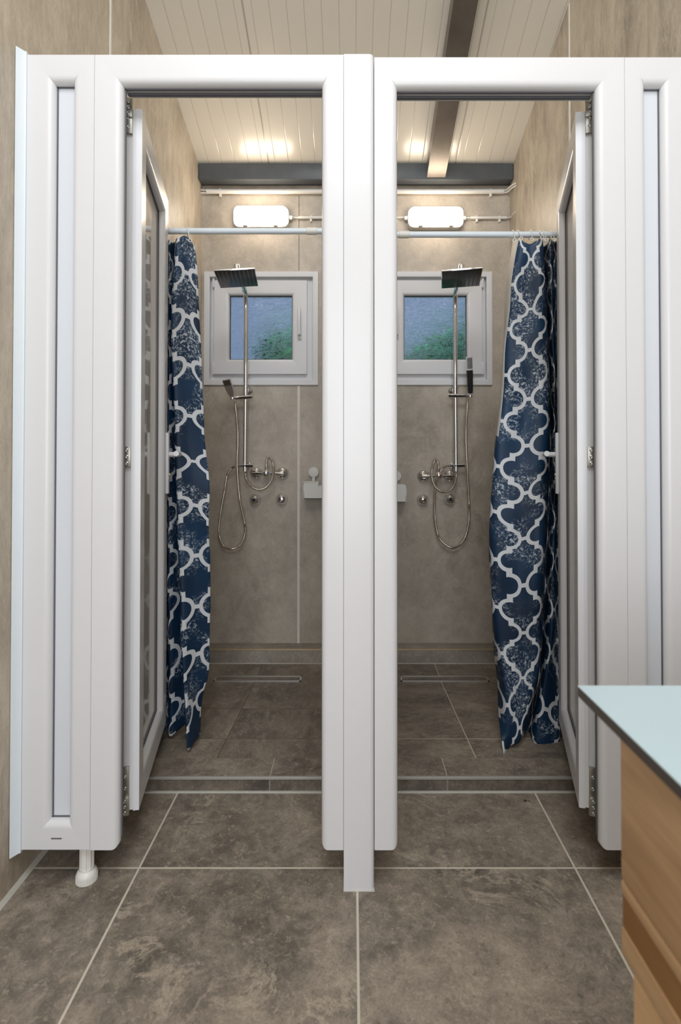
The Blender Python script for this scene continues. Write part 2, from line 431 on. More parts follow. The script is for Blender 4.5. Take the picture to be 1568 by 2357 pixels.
# steel beams under the ceiling
by = 2.986
mb = MB(); zb = PZ(428, YB); zt = ZC(by) - .004
mb.box(XL(3) + .002, XR(3) - .002, by, YB, zb, zt, .005)
struct(mb.build('ceiling_beam', M['steel']), 'dark grey steel beam along the top of the back wall', 'beam')
mb = MB(); xa, xb = PX(983, 404, by), PX(1025, 404, by)
yy0 = 0.4; dz = .086
mb.add([(x, y, ZC(y) - q) for y in (yy0, by - .002) for x in (xa, xb) for q in (dz, .002)],
       [[0, 2, 3, 1], [4, 5, 7, 6], [0, 4, 6, 2], [1, 3, 7, 5], [0, 1, 5, 4], [2, 6, 7, 3]])
struct(mb.build('ceiling_beam', M['steel_warm']), 'rectangular steel tube running up under the sloping ceiling', 'beam')
# divider between the two cubicles
mb = MB().box(-.016, .016, 1.50, YB, .0, PZ(130, 1.435), .001); struct(mb.build('wall_divider', M['pvc']))

# ------------------------------------------------------------------ windows
def window(idx, x0, x1, z0, z1, mir, cxpx):
    root = bpy.data.objects.new('window_%d' % idx, None); col.objects.link(root)
    root.location = ((x0 + x1) / 2, YB, z0)
    struct(root)
    px = lambda dx: PX(cxpx + mir * dx, 756, YB - .01)
    # casing round the opening (offsets in photo pixels from the window centre)
    def ring(mb, a0, a1, b0, b1, w, y0, y1, bev):
        """four mitred members between x a0..a1 and z b0..b1, width w"""
        r = bev
        pr = [(0, 0)] + [(w - r + r * math.sin(t * math.pi / 8), r - r * math.cos(t * math.pi / 8)) for t in range(5)] + [(w, y1 - y0), (0, y1 - y0)]
        dep = (0, 1, 0)
        for p0, p1, inw in (((a0, y0, b0), (a1, y0, b0), (0, 0, 1)), ((a1, y0, b0), (a1, y0, b1), (-1, 0, 0)), ((a1, y0, b1), (a0, y0, b1), (0, 0, -1)), ((a0, y0, b1), (a0, y0, b0), (1, 0, 0))):
            mb.bar(p0, p1, inw, dep, pr, True, True)
    A0, A1 = sorted((px(-131), px(131))); B0, B1 = PZ(886, YB - .012), PZ(625, YB - .012)
    mb = MB(); ring(mb, A0, A1, B0, B1, .030, YB - .013, YB + .02, .003); mb.build('casing', M['pvc'], root)
    F0, F1 = A0 + .0305, A1 - .0305; G0, G1 = B0 + .0305, B1 - .0305
    mb = MB(); ring(mb, F0, F1, G0, G1, .05, YB + .022, YB + .07, .004); mb.build('frame', M['pvc'], root)
    S0, S1 = sorted((px(-108), px(105))); T0, T1 = PZ(861, YB), PZ(646, YB)
    sash = MB(); ring(sash, S0, S1, T0, T1, .083, YB - .006, YB + .05, .016)
    sash.build('sash', M['pvc'], root)
    g = .083
    mb = MB(); ring(mb, S0 + g, S1 - g, T0 + g, T1 - g, .003, YB + .012, YB + .03, .0005); mb.build('gasket', M['gasket'], root)
    mb = MB().box(S0 + g, S1 - g, YB + .022, YB + .030, T0 + g, T1 - g); mb.build('glass_pane', M['pane'], root)
    # handle on the free stile
    hx = px(89); ha, hb = PZ(783, YB), PZ(717, YB)
    mb = MB()
    mb.box(hx - .010, hx + .010, YB - .016, YB - .006, ha + .0, ha + .05, .004)
    mb.tube([(hx, YB - .014, ha + .028), (hx, YB - .045, ha + .028)], .008, 14)
    mb.box(hx - .008, hx + .008, YB - .052, YB - .038, ha + .02, hb + .01, .005, 3)
    mb.build('handle', M['pvc'], root)
    kx = px(-111)
    mb = MB().box(kx - .008, kx + .008, YB + .0, YB + .02, PZ(862, YB), PZ(832, YB), .003)
    mb.box(kx - .006, kx + .006, YB - .002, YB + .012, PZ(662, YB), PZ(640, YB), .003)
    mb.build('hinge_cover', M['pvc'], root)
    return root
for i, w in enumerate(WIN): window(i + 1, *w, (601.0, 1002.0)[i])

# garden outside the two windows
def shrub(x0, x1, xp, ztop, label, seed):
    rnd = random.Random(seed); mb = MB()
    for _ in range(3200):
        x = rnd.uniform(x0, x1); y = rnd.uniform(3.55, 3.95)
        e = max(0.0, 1 - abs((x - xp) / max(x1 - xp, xp - x0)) ** 1.5)
        zt = 1.72 + (ztop - 1.72) * e
        z = zt - abs(rnd.gauss(0, .45))
        if z < -.05: continue
        a, b = rnd.uniform(0, 6.28), rnd.uniform(-.9, .9); s = rnd.uniform(.025, .05)
        d = Vector((math.cos(a) * math.cos(b), math.sin(a) * math.cos(b), math.sin(b)))
        n = d.cross(Vector((rnd.uniform(-1, 1), rnd.uniform(-1, 1), 1))).normalized()
        c = Vector((x, y, z))
        mb.add([c - d * s, c + n * s * .45, c + d * s, c - n * s * .45], [[0, 1, 2, 3]])
    root = thing('garden_shrub', label, 'shrub', (xp, 3.75, -.1))
    mb.build('foliage', M['leaf'], root)
    MB().tube([(xp, 3.75, -.1), (xp, 3.75, ztop * .8)], [.025, .01], 8).build('trunk', M['core'], root)
shrub(-.66, .02, -.40, 1.98, 'green shrub outside, blurred in the lower corner of the left patterned window', 3)
shrub(.24, 1.02, .80, 2.0, 'green shrub outside, blurred in the lower part of the right patterned window', 5)
mb = MB().box(-2, 2, YT + .02, 6, -.2, -.1); struct(mb.build('ground_outside', M['leaf']))

# ------------------------------------------------------------------ front partition
FY, BY = 1.435, 1.495                                  # front and back faces of the frames
ZT_L, ZT_R = PZ(125, FY), PZ(131, FY)
ZBOT = PZ(1957, FY)
def frame_profile(w, d=BY - FY, r=.018, lip=0.0):
    pr = [(0, .0015), (.0015, 0)]
    pr += [(w - r + r * math.sin(t * math.pi / 12), r - r * math.cos(t * math.pi / 12)) for t in range(7)]
    return pr + [(w, r + .004), (w - .004, r + .004), (w - .004, r + .007), (w - lip * .3, r + .007), (w - lip, r + .009), (w - lip, d), (0, d)]
DEP = (0, 1, 0)
def door_frame(x0, x1, ox0, ox1, zt, oz, label, group):
    root = thing('door_frame', label, 'door frame', ((x0 + x1) / 2, FY, ZBOT), group)
    wt = zt - oz
    def memb(p0, p1, inw, w, m0, rnd, nm):
        mb = MB(); pr = frame_profile(w, lip=.024)
        if m0:   # mitre depth scales with the head's width
            mb.bar(p0, p1, inw, DEP, pr, True, False, rnd, k0=wt / w)
        mb.build(nm, M['pvc'], root)
    for xa, xb, s in ((x0, ox0, 1), (x1, ox1, -1)):
        memb((xa, FY, zt), (xa, FY, ZBOT), (s, 0, 0), abs(xb - xa), True, .014, 'jamb')
    # head, mitred to the jambs (its ends follow the jambs' widths)
    mb = MB(); pr = frame_profile(wt); n = len(pr); vs = []
    for xa, xb in ((x0, ox0), (x1, ox1)):
        for w, q in pr: vs.append((xa + (xb - xa) * w / wt, FY + q, zt - w))
    mb.add(vs, [[k, (k + 1) % n, n + (k + 1) % n, n + k] for k in range(n)] + [list(range(n)), list(range(2 * n - 1, n - 1, -1))])
    mb.build('head_rail', M['pvc'], root)
    mb = MB(); g = .0035
    mb.box(ox0 + .001, ox1 - .001, FY + .021, FY + .026, oz - g, oz - .0002)
    gi = .0006
    gl, gr = (g, gi) if x0 < -.3 else (gi, g)      # squeezed flat on the jamb beside the post
    for xa, xb in ((ox0 + .0002, ox0 + gl), (ox1 - gr, ox1 - .0002)): mb.box(xa, xb, FY + .021, FY + .026, ZBOT + .022, oz)
    mb.box(ox0 + .001, ox1 - .001, FY + .038, FY + .046, oz - .006, oz - .0002)
    mb.build('gasket', M['gasket'], root)
    # stop strip behind, where the leaf closes
    return root
fL = (PX(217.5, 125, FY), PX(792, 125, FY) - .0006, PX(280, 192, FY), PX(741, 192, FY))
fR = (PX(861, 131, FY) + .0006, PX(1438, 131, FY), PX(915, 200, FY), PX(1375, 200, FY))
door_frame(*fL, ZT_L, PZ(192, FY), 'white door frame of the left shower cubicle, open at the bottom', 'shower cubicle door frames')
door_frame(*fR, ZT_R, PZ(199, FY), 'white door frame of the right shower cubicle, next to the pale counter', 'shower cubicle door frames')

# post between the frames, standing on the floor
mb = MB(); xa, xb = PX(792, 125, FY), PX(860.5, 125, FY)
r = .012
poly = [(xa, 1.51), (xa, 1.430)] + [(xb - r + r * math.sin(t * math.pi / 12), 1.430 + r - r * math.cos(t * math.pi / 12)) for t in range(7)] + [(xb, 1.51)]
# foot flares are plain: the post is one profile from floor to top
mb.prism(poly, lambda a, b, d: (a, b, d), 0.0, PZ(124.5, 1.430))
post = thing('partition_post', 'white post standing on the floor between the two shower cubicles', 'post', ((xa + xb) / 2, 1.46, 0))
mb.build('profile', M['pvc'], post)
mb = MB().prism([(xa - .001, 1.511), (xa - .001, 1.428), (xb + .001, 1.428), (xb + .001, 1.511)], lambda a, b, d: (a, b, d), 0.0, .0015)
mb.build('sealant', M['silicone'], post)

def side_panel(x0, x1, i0, i1, zt, foot, label, wallx, s):
    root = thing('side_panel', label, 'partition panel', ((x0 + x1) / 2, FY, ZBOT), 'narrow fixed panels beside the doors')
    iz1 = zt - .0735; iz0 = PZ(1893, FY)
    ms = [((x0, zt), (x0, ZBOT), (i0, iz1), (i0, iz0)), ((x1, zt), (x1, ZBOT), (i1, iz1), (i1, iz0)),
          ((x0, zt), (x1, zt), (i0, iz1), (i1, iz1)), ((x0, ZBOT), (x1, ZBOT), (i0, iz0), (i1, iz0))]
    for k, (o0, o1, q0, q1) in enumerate(ms):
        mb = MB(); vs = []; pr = frame_profile(1.0, r=.018)
        wid = abs(q0[0] - o0[0]) if k < 2 else abs(q0[1] - o0[1])
        pr = frame_profile(wid); n = len(pr)
        for o, q in ((o0, q0), (o1, q1)):
            for w, d in pr:
                t = w / wid
                vs.append((o[0] + (q[0] - o[0]) * t, FY + d, o[1] + (q[1] - o[1]) * t))
        mb.add(vs, [[j, (j + 1) % n, n + (j + 1) % n, n + j] for j in range(n)] + [list(range(n)), list(range(2 * n - 1, n - 1, -1))])
        mb.build('stile' if k < 2 else 'rail', M['pvc'], root)
    mb = MB().box(i0 + .003, i1 - .003, FY + .024, FY + .036, iz0 + .003, iz1 - .003); mb.build('infill_panel', M['pvc_panel'], root)
    mb = MB()
    mb.box(i0 - .001, i0 + .003, FY + .021, FY + .03, iz0, iz1); mb.box(i1 - .003, i1 + .001, FY + .021, FY + .03, iz0, iz1)
    mb.box(i0, i1, FY + .021, FY + .03, iz1 - .003, iz1 + .001); mb.box(i0, i1, FY + .021, FY + .03, iz0 - .001, iz0 + .003)
    mb.build('gasket', M['gasket'], root)
    # angled profile that closes the gap to the wall
    e = x0 if s < 0 else x1
    mb = MB()
    wx = wallx + .001 * (-s)
    pts = [(wx, FY - .022), (wx - s * .0015, FY - .022), (e - s * .002 + s * .006, FY - .004), (e, FY - .002), (e, FY + .05), (wx, FY + .05)]
    if s > 0: pts = pts[::-1]
    mb.prism(pts, lambda a, b, d: (a, b, d), ZBOT - .006, zt + .006)
    mb.build('wall_profile', M['profile'], root)
    if foot:
        fx, fy = PX(200, 2010, 1.468), 1.468
        ft = MB().lathe([(.0165, .035), (.0165, ZBOT + .03)], (fx, fy, 0), (0, 0, 1), 24)
        for k in range(10):
            a = 2 * math.pi * k / 10
            ft.tube([(fx + .0165 * math.cos(a), fy + .0165 * math.sin(a), .036), (fx + .0165 * math.cos(a), fy + .0165 * math.sin(a), ZBOT)], .0018, 6)
        fo = ft.build('foot', M['plastic'], root)
        b = MB().lathe([(.026, .0005), (.0265, .012), (.0265, .020), (.024, .026), (.018, .030), (.0178, .036)], (fx, fy, 0), (0, 0, 1), 36)
        for k in range(36):
            a = 2 * math.pi * k / 36
            b.tube([(fx + .0262 * math.cos(a), fy + .0262 * math.sin(a), .001), (fx + .0262 * math.cos(a), fy + .0262 * math.sin(a), .019)], .0011, 5)
        b.build('foot_disc', M['plastic'], fo)
        sxx = PX(130, 1930, FY); szz = PZ(1930, FY)
        mb = MB().box(sxx - .014, sxx + .014, FY - .0008, FY + .004, szz - .0017, szz + .0017, .0006); mb.build('drain_slot', M['gasket'], root)
    return root
side_panel(PX(62, 125, FY), fL[0] - .0006, PX(122, 192, FY), PX(166, 192, FY), ZT_L, True,
           'narrow white fixed panel by the left wall, on one small adjustable foot', XL(FY), -1)
xr0 = fR[1] + .0006
side_panel(xr0, XR(FY) - .035, PX(1488, 200, FY), PX(1527.5, 200, FY), ZT_R, False,
           'narrow white fixed panel at the right edge, behind the pale blue counter', XR(FY), 1)

# ------------------------------------------------------------------ the two open doors
def door(p0, p1, z0, z1, sag, s, label):
    """p0 hinge corner, p1 far corner of the face seen from the opening; s=+1 left leaf (its face looks right)"""
    a = Vector((p0[0], p0[1], 0)); b = Vector((p1[0], p1[1], 0)); U = (b - a).normalized(); Wd = (b - a).length
    Nn = Vector((U.y, -U.x, 0)) * s                    # out of the face, toward the opening
    root = thing('cubicle_door', label, 'door', (p0[0], p0[1], z0), 'open shower cubicle doors')
    def T(u, n, z): q = a + U * u + Nn * n; return Vector((q.x, q.y, z - sag * u))
    sw = .078; th = .058; r = .016
    # (w, d) across a member: rebated outer edge, flat face, rounded bead to the glass
    pr = [(.0, .0)] + [(sw - r + r * math.sin(t * math.pi / 12), r - r * math.cos(t * math.pi / 12)) for t in range(7)] + [(sw, .024), (sw, .036), (sw, .05), (.014, .05), (.014, .044), (.006, .044), (.006, .026), (.002, .026), (.002, .016), (0, .016)]
    n = len(pr)
    cor = [(0, z0), (Wd, z0), (Wd, z1), (0, z1)]; inn = [(1, 1), (-1, 1), (-1, -1), (1, -1)]
    for k in range(4):
        mb = MB(); vs = []
        for (c, i) in ((cor[k], inn[k]), (cor[(k + 1) % 4], inn[(k + 1) % 4])):
            for w, d in pr: vs.append(T(c[0] + i[0] * w, -d, c[1] + i[1] * w))
        mb.add(vs, [[j, (j + 1) % n, n + (j + 1) % n, n + j] for j in range(n)] + [list(range(n)), list(range(2 * n - 1, n - 1, -1))])
        mb.build('stile' if k in (1, 3) else 'rail', M['pvc'], root)
    def bx(u0, u1, n0, n1, za, zb, bev=0, mb=None):
        """box in door coordinates"""
        mb = mb or MB(); t = MB().box(u0, u1, n0, n1, za, zb, bev)
        mb.add([T(v.x, v.y, v.z) for v in t.v], t.f); return mb
    bx(sw + .001, Wd - sw - .001, -.034, -.026, z0 + sw + .001, z1 - sw - .001).build('door_pane', M['glass_door'], root)
    mb = MB(); e = .003
    for u0, u1, za, zb in ((sw, sw + e, z0 + sw, z1 - sw), (Wd - sw - e, Wd - sw, z0 + sw, z1 - sw), (sw, Wd - sw, z0 + sw, z0 + sw + e), (sw, Wd - sw, z1 - sw - e, z1 - sw)):
        bx(u0, u1, -.026, -.021, za, zb, 0, mb)
    mb.build('gasket', M['gasket'], root)
    # lever handle with its long plate
    hu = Wd - .036
    hz0, hz1 = PZ(1137, p1[1] - .04) + sag * hu, PZ(996, p1[1] - .04) + sag * hu
    hz = PZ(1046, p1[1] - .04) + sag * hu
    h = bx(hu - .016, hu + .016, .0, .012, hz0, hz1, .004).build('handle', M['pvc'], root)
    mb = MB()
    mb.tube([T(hu, .010, hz), T(hu, .040, hz)], .0095, 16)
    mb.tube(smooth_path([T(hu, .034, hz), T(hu - .006, .046, hz), T(hu - .03, .050, hz), T(hu - .115, .050, hz)], .006), .0095, 16)
    mb.build('lever', M['pvc'], h)
    mb = MB(); mb.tube([T(hu, .010, hz - .075), T(hu, .0145, hz - .075)], .006, 14); mb.tube([T(hu, .010, hz - .088), T(hu, .0135, hz - .088)], .004, 12)
    mb.build('key_cylinder', M['brass'], h)
    # hinges on the edge that faces the room: plate + screws
    def hinge(za, zb, zc, zd, kind):
        mb = MB()
        na, nb = -.046, -.026
        bx(-.004, .004, na, nb, za, zb, .0012, mb)
        if zc is not None: bx(-.010, .002, na - .006, nb + .001, zc, zd, .0015, mb)
        # knuckle between leaf and frame
        lo, hi = (za, zb) if zc is None else (zc, zd)
        if kind != 'low':
            bx(-.018, .006, na - .012, na - .002, lo + .004, hi - .004, .001, mb)
        else:
            bx(-.018, .006, na - .012, na - .002, lo - .012, hi - .004, .001, mb)
            mb.tube([T(-.010, na - .006, lo - .026), T(-.010, na - .006, lo + .03)], .007, 14)
        hb = mb.build('hinge', M['zinc'], root)
        cu = (na + nb) / 2
        zz = [(lo + hi) / 2 + q * (hi - lo) * .32 for q in (-1, 0, 1)] + ([za + (zb - za) * q for q in (.2, .45)] if kind == 'top' else [za + (zb - za) * q for q in (.55, .8)] if kind == 'low' else [])
        for z in zz:
            u = -.010 if (zc is not None and lo <= z <= hi) else -.004
            MB().lathe([(.0048, 0), (.0048, .0012), (.003, .0022), (.0015, .0012)], T(u, cu, z), -U, 14).build('screw', M['screw'], hb)
    zt_ = lambda py: PZ(py, p0[1])
    hinge(zt_(311), zt_(240), zt_(276), zt_(234), 'top')
    hinge(zt_(1075), zt_(1028), None, None, 'mid')
    hinge(zt_(1868), zt_(1762), zt_(1870), zt_(1829), 'low')
    return root
q0 = (PX(324, 1042, 1.524), 1.524); q1 = (PX(385, 1042, 2.050), 2.050)
door(q0, q1, .149, 2.114, .030, 1, 'white glazed door of the left shower cubicle, swung open inwards')
q0 = (PX(1329, 1042, 1.528), 1.528); q1 = (PX(1284, 1042, 2.050), 2.050)
door(q0, q1, .153, 2.108, .030, -1, 'white glazed door of the right shower cubicle, swung open inwards')

# ------------------------------------------------------------------ shower rods, curtains and rings
ROD_Y = 2.13
def rod(xa, xb, py, jx, label):
    z = PZ(py, ROD_Y)
    root = thing('curtain_rod', label, 'curtain rod', (xa, ROD_Y, z), 'shower curtain rods')
    mb = MB().tube([(xa, ROD_Y, z), (xb, ROD_Y, z)], .0118, 20); mb.build('tube', M['profile'], root)
    mb = MB().tube([(jx - .021, ROD_Y, z), (jx - .019, ROD_Y, z), (jx + .019, ROD_Y, z), (jx + .021, ROD_Y, z)], [.0125, .0142, .0142, .0125], 20); mb.build('joint_collar', M['plastic'], root)
    MB().tube([(xa, ROD_Y, z), (xa + .012, ROD_Y, z)], .02, 20).build('end_cap', M['plastic'], root)
    MB().tube([(xb - .012, ROD_Y, z), (xb, ROD_Y, z)], .02, 20).build('end_cap', M['plastic'], root)
    return z
ZRL = rod(XL(ROD_Y) + .001, -.017, 532, PX(718, 532, ROD_Y), 'white curtain rod across the left shower cubicle')
ZRR = rod(.017, XR(ROD_Y) - .001, 540, PX(930, 540, ROD_Y), 'white curtain rod across the right shower cubicle')

def key_interp(keys, t):
    """keys: (t, Vector); Catmull-like smooth interpolation in t"""
    if t <= keys[0][0]: return keys[0][1]
    for i in range(len(keys) - 1):
        a, b = keys[i], keys[i + 1]
        if t <= b[0]:
            f = (t - a[0]) / (b[0] - a[0])
            p0 = keys[max(i - 1, 0)][1]; p3 = keys[min(i + 2, len(keys) - 1)][1]
            p1, p2 = a[1], b[1]
            return .5 * ((2 * p1) + (p2 - p0) * f + (2 * p0 - 5 * p1 + 4 * p2 - p3) * f * f + (3 * p1 - p0 - 3 * p2 + p3) * f ** 3)
    return keys[-1][1]
def curtain(cols, us, mat, label, length, pale=None, nsub=8, nv=110):
    """cols: for each fold line, a list of (py, px, Y) from hem to hem; us: cloth coordinate of each fold line"""
    lines = []
    for c in cols:
        pts = [P(px, py, Y) for py, px, Y in c]
        top, bot = pts[0].z, pts[-1].z
        lines.append([((top - p.z) / (top - bot), p) for p in pts])
    grid = []; U = []
    for i in range(len(lines) - 1):
        for k in range(nsub): U.append((i, k / nsub))
    U.append((len(lines) - 2, 1.0))
    mb = MB(); mb.uv = []
    for j in range(nv + 1):
        t = j / nv
        row = [key_interp(l, t) for l in lines]
        for i, f in U:
            p0, p1, p2, p3 = row[max(i - 1, 0)], row[i], row[i + 1], row[min(i + 2, len(row) - 1)]
            q = .5 * ((2 * p1) + (p2 - p0) * f + (2 * p0 - 5 * p1 + 4 * p2 - p3) * f * f + (3 * p1 - p0 - 3 * p2 + p3) * f ** 3)
            u = us[i] + (us[i + 1] - us[i]) * f
            q = q + Vector((.0012 * math.sin(t * 37 + u * 60), .0025 * math.sin(t * 23 + u * 45) + .0012 * math.sin(t * 61 + u * 20), 0))
            mb.v.append(q); mb.uv.append((u, t * length))
    n = len(U)
    for j in range(nv):
        for i in range(n - 1):
            mb.f.append([j * n + i, j * n + i + 1, (j + 1) * n + i + 1, (j + 1) * n + i])
            mb.mi.append(1 if pale and U[i][0] == pale[0] and j / nv < pale[1] else 0)
    o = mb.build('shower_curtain', [mat, M['lining']], angle=180)
    so = o.modifiers.new('cloth', 'SOLIDIFY'); so.thickness = .0009; so.offset = 0
    return tag(o, label, 'shower curtain', 'navy and white trellis shower curtains')
e8 = [(567, 448, 2.145), (640, 455, 2.145), (760, 461, 2.14), (900, 467, 2.14), (1000, 470, 2.13), (1050, 476, 2.125), (1110, 483, 2.12), (1200, 480, 2.12), (1300, 484, 2.12), (1500, 483, 2.11), (1560, 477, 2.11), (1610, 465, 2.10), (1690, 462, 2.095)]
e7 = [(543, 428, 2.13), (640, 428, 2.12), (760, 430, 2.115), (1000, 436, 2.10), (1110, 446, 2.095), (1300, 449, 2.08), (1500, 452, 2.07), (1600, 446, 2.06), (1706, 449, 2.045)]
e6 = [(549, 407, 2.11), (640, 399, 2.10), (760, 394, 2.09), (900, 400, 2.08), (1000, 402, 2.075), (1100, 406, 2.07), (1300, 412, 2.05), (1600, 424, 2.02), (1700, 430, 2.0), (1727, 432, 2.0)]
e5 = [(558, 402, 2.18), (1000, 414, 2.17), (1400, 424, 2.16), (1668, 431, 2.14)]
e4 = [(552, 389, 2.13), (1000, 387, 2.125), (1400, 388, 2.12), (1696, 392, 2.10)]
hid = lambda X, Y: [(552, VX + X * F / Y, Y), (1686, VX + X * F / Y, Y)]
e3 = hid(-.745, 2.19); e2 = hid(-.785, 2.115); e1 = hid(-.822, 2.19); e0 = hid(-.85, 2.12)
curtain([e0, e1, e2, e3, e4, e5, e6, e7, e8], [.63, .545, .46, .37, .285, .205, .105, .052, 0], curtain_mat('trellis_curtain_left', .048 + .0875, .136, .175, .166),
        'navy curtain with white trellis print, gathered behind the left open door', 1.752)
d0 = [(556, 1181, 2.21), (640, 1168, 2.21), (760, 1160, 2.2), (900, 1153, 2.2), (1000, 1143, 2.19), (1100, 1134, 2.18), (1150, 1130, 2.18), (1230, 1127, 2.17), (1330, 1128, 2.17), (1400, 1132, 2.16), (1500, 1138, 2.15), (1560, 1144, 2.14), (1640, 1148, 2.10), (1700, 1155, 2.03), (1742, 1160, 1.985)]
d1 = [(549.5, 1195, 2.11), (640, 1179, 2.11), (700, 1174, 2.11), (800, 1165, 2.11), (900, 1159, 2.10), (1000, 1149, 2.10), (1100, 1140, 2.10), (1230, 1135, 2.10), (1400, 1141, 2.09), (1500, 1152, 2.08), (1600, 1164, 2.05), (1700, 1168, 2.03), (1722, 1170, 2.03)]
d2 = [(562, 1218, 2.10), (700, 1214, 2.095), (1000, 1205, 2.09), (1300, 1196, 2.08), (1500, 1198, 2.07), (1600, 1196, 2.05), (1712, 1190, 2.03)]
d3 = [(549.5, 1246, 2.10), (620, 1252, 2.095), (700, 1256, 2.09), (1000, 1261, 2.08), (1200, 1252, 2.07), (1500, 1241, 2.06), (1600, 1226, 2.06), (1693, 1207, 2.06)]
d4 = [(566, 1250, 2.22), (1000, 1266, 2.23), (1500, 1246, 2.21), (1684, 1218, 2.17)]
d5 = [(550, 1266, 2.11), (1000, 1277, 2.12), (1300, 1272, 2.11), (1500, 1262, 2.10), (1712, 1231, 2.075)]
d6 = [(556, 1276, 2.18), (1000, 1284, 2.17), (1500, 1284, 2.13), (1713, 1284, 2.085)]
hidr = lambda X, Y: [(552, VX + X * F / Y, Y), (1692, VX + X * F / Y, Y)]
d7 = hidr(.803, 2.11); d8 = hidr(.835, 2.19); d9 = hidr(.885, 2.13)
curtain([d0, d1, d2, d3, d4, d5, d6, d7, d8, d9], [0, .045, .125, .215, .30, .375, .455, .53, .60, .68], curtain_mat('trellis_curtain_right', .215 + .0875 - .075, .082, .175, .161),
        'navy curtain with white trellis print, gathered behind the right open door', 1.752, (0, .40))

def ring(px, zr, py_low, sx, label):
    x = PX(px, 540, ROD_Y)
    zl = PZ(py_low, ROD_Y)
    pts = []
    for k in range(25):
        a = math.pi * (-.5 + 1.0 * k / 24) + math.pi / 2     # over the rod, front to back
        pts.append((x + sx * .004 * math.cos(a), ROD_Y - .0155 * math.cos(a), zr + .0155 * math.sin(a)))
    pts = [(x + sx * .014, ROD_Y - .010, zl), (x + sx * .010, ROD_Y - .0150, (zl * .6 + zr * .4))] + pts[1:-1] + [(x - .003, ROD_Y + .0150, (zl * .5 + zr * .5)), (x + .004, ROD_Y + .006, zl)]
    mb = MB().tube(smooth_path(pts, .003), .0019, 8)
    lo = pts[0]; mb.tube([(lo[0] + .0062 * math.cos(a), lo[1] - .002, lo[2] - .005 + .0062 * math.sin(a)) for a in [k * math.pi / 8 for k in range(17)]], .0018, 8, cap=False)
    tag(mb.build('curtain_ring', M['plastic']), label, 'curtain ring', 'white shower curtain rings')
ring(432, ZRL, 553, 1, 'white curtain ring on the left rod, above the left curtain')
for k, (px, lo, sx) in enumerate(((1180, 553, .3), (1190, 549, 1), (1221, 551, 0.2), (1238, 546, 1.0), (1247, 552, 1.0), (1268, 546, .2))):
    ring(px, ZRR, lo, sx, ['leftmost white ring of the right curtain, at its pale folded edge', 'second white ring from the left on the right curtain rod', 'third white ring from the left on the right curtain rod, standing apart',
                           'fourth white ring from the left on the right curtain rod', 'fifth white ring from the left on the right curtain rod', 'last white ring on the right curtain rod, beside the open door'][k])

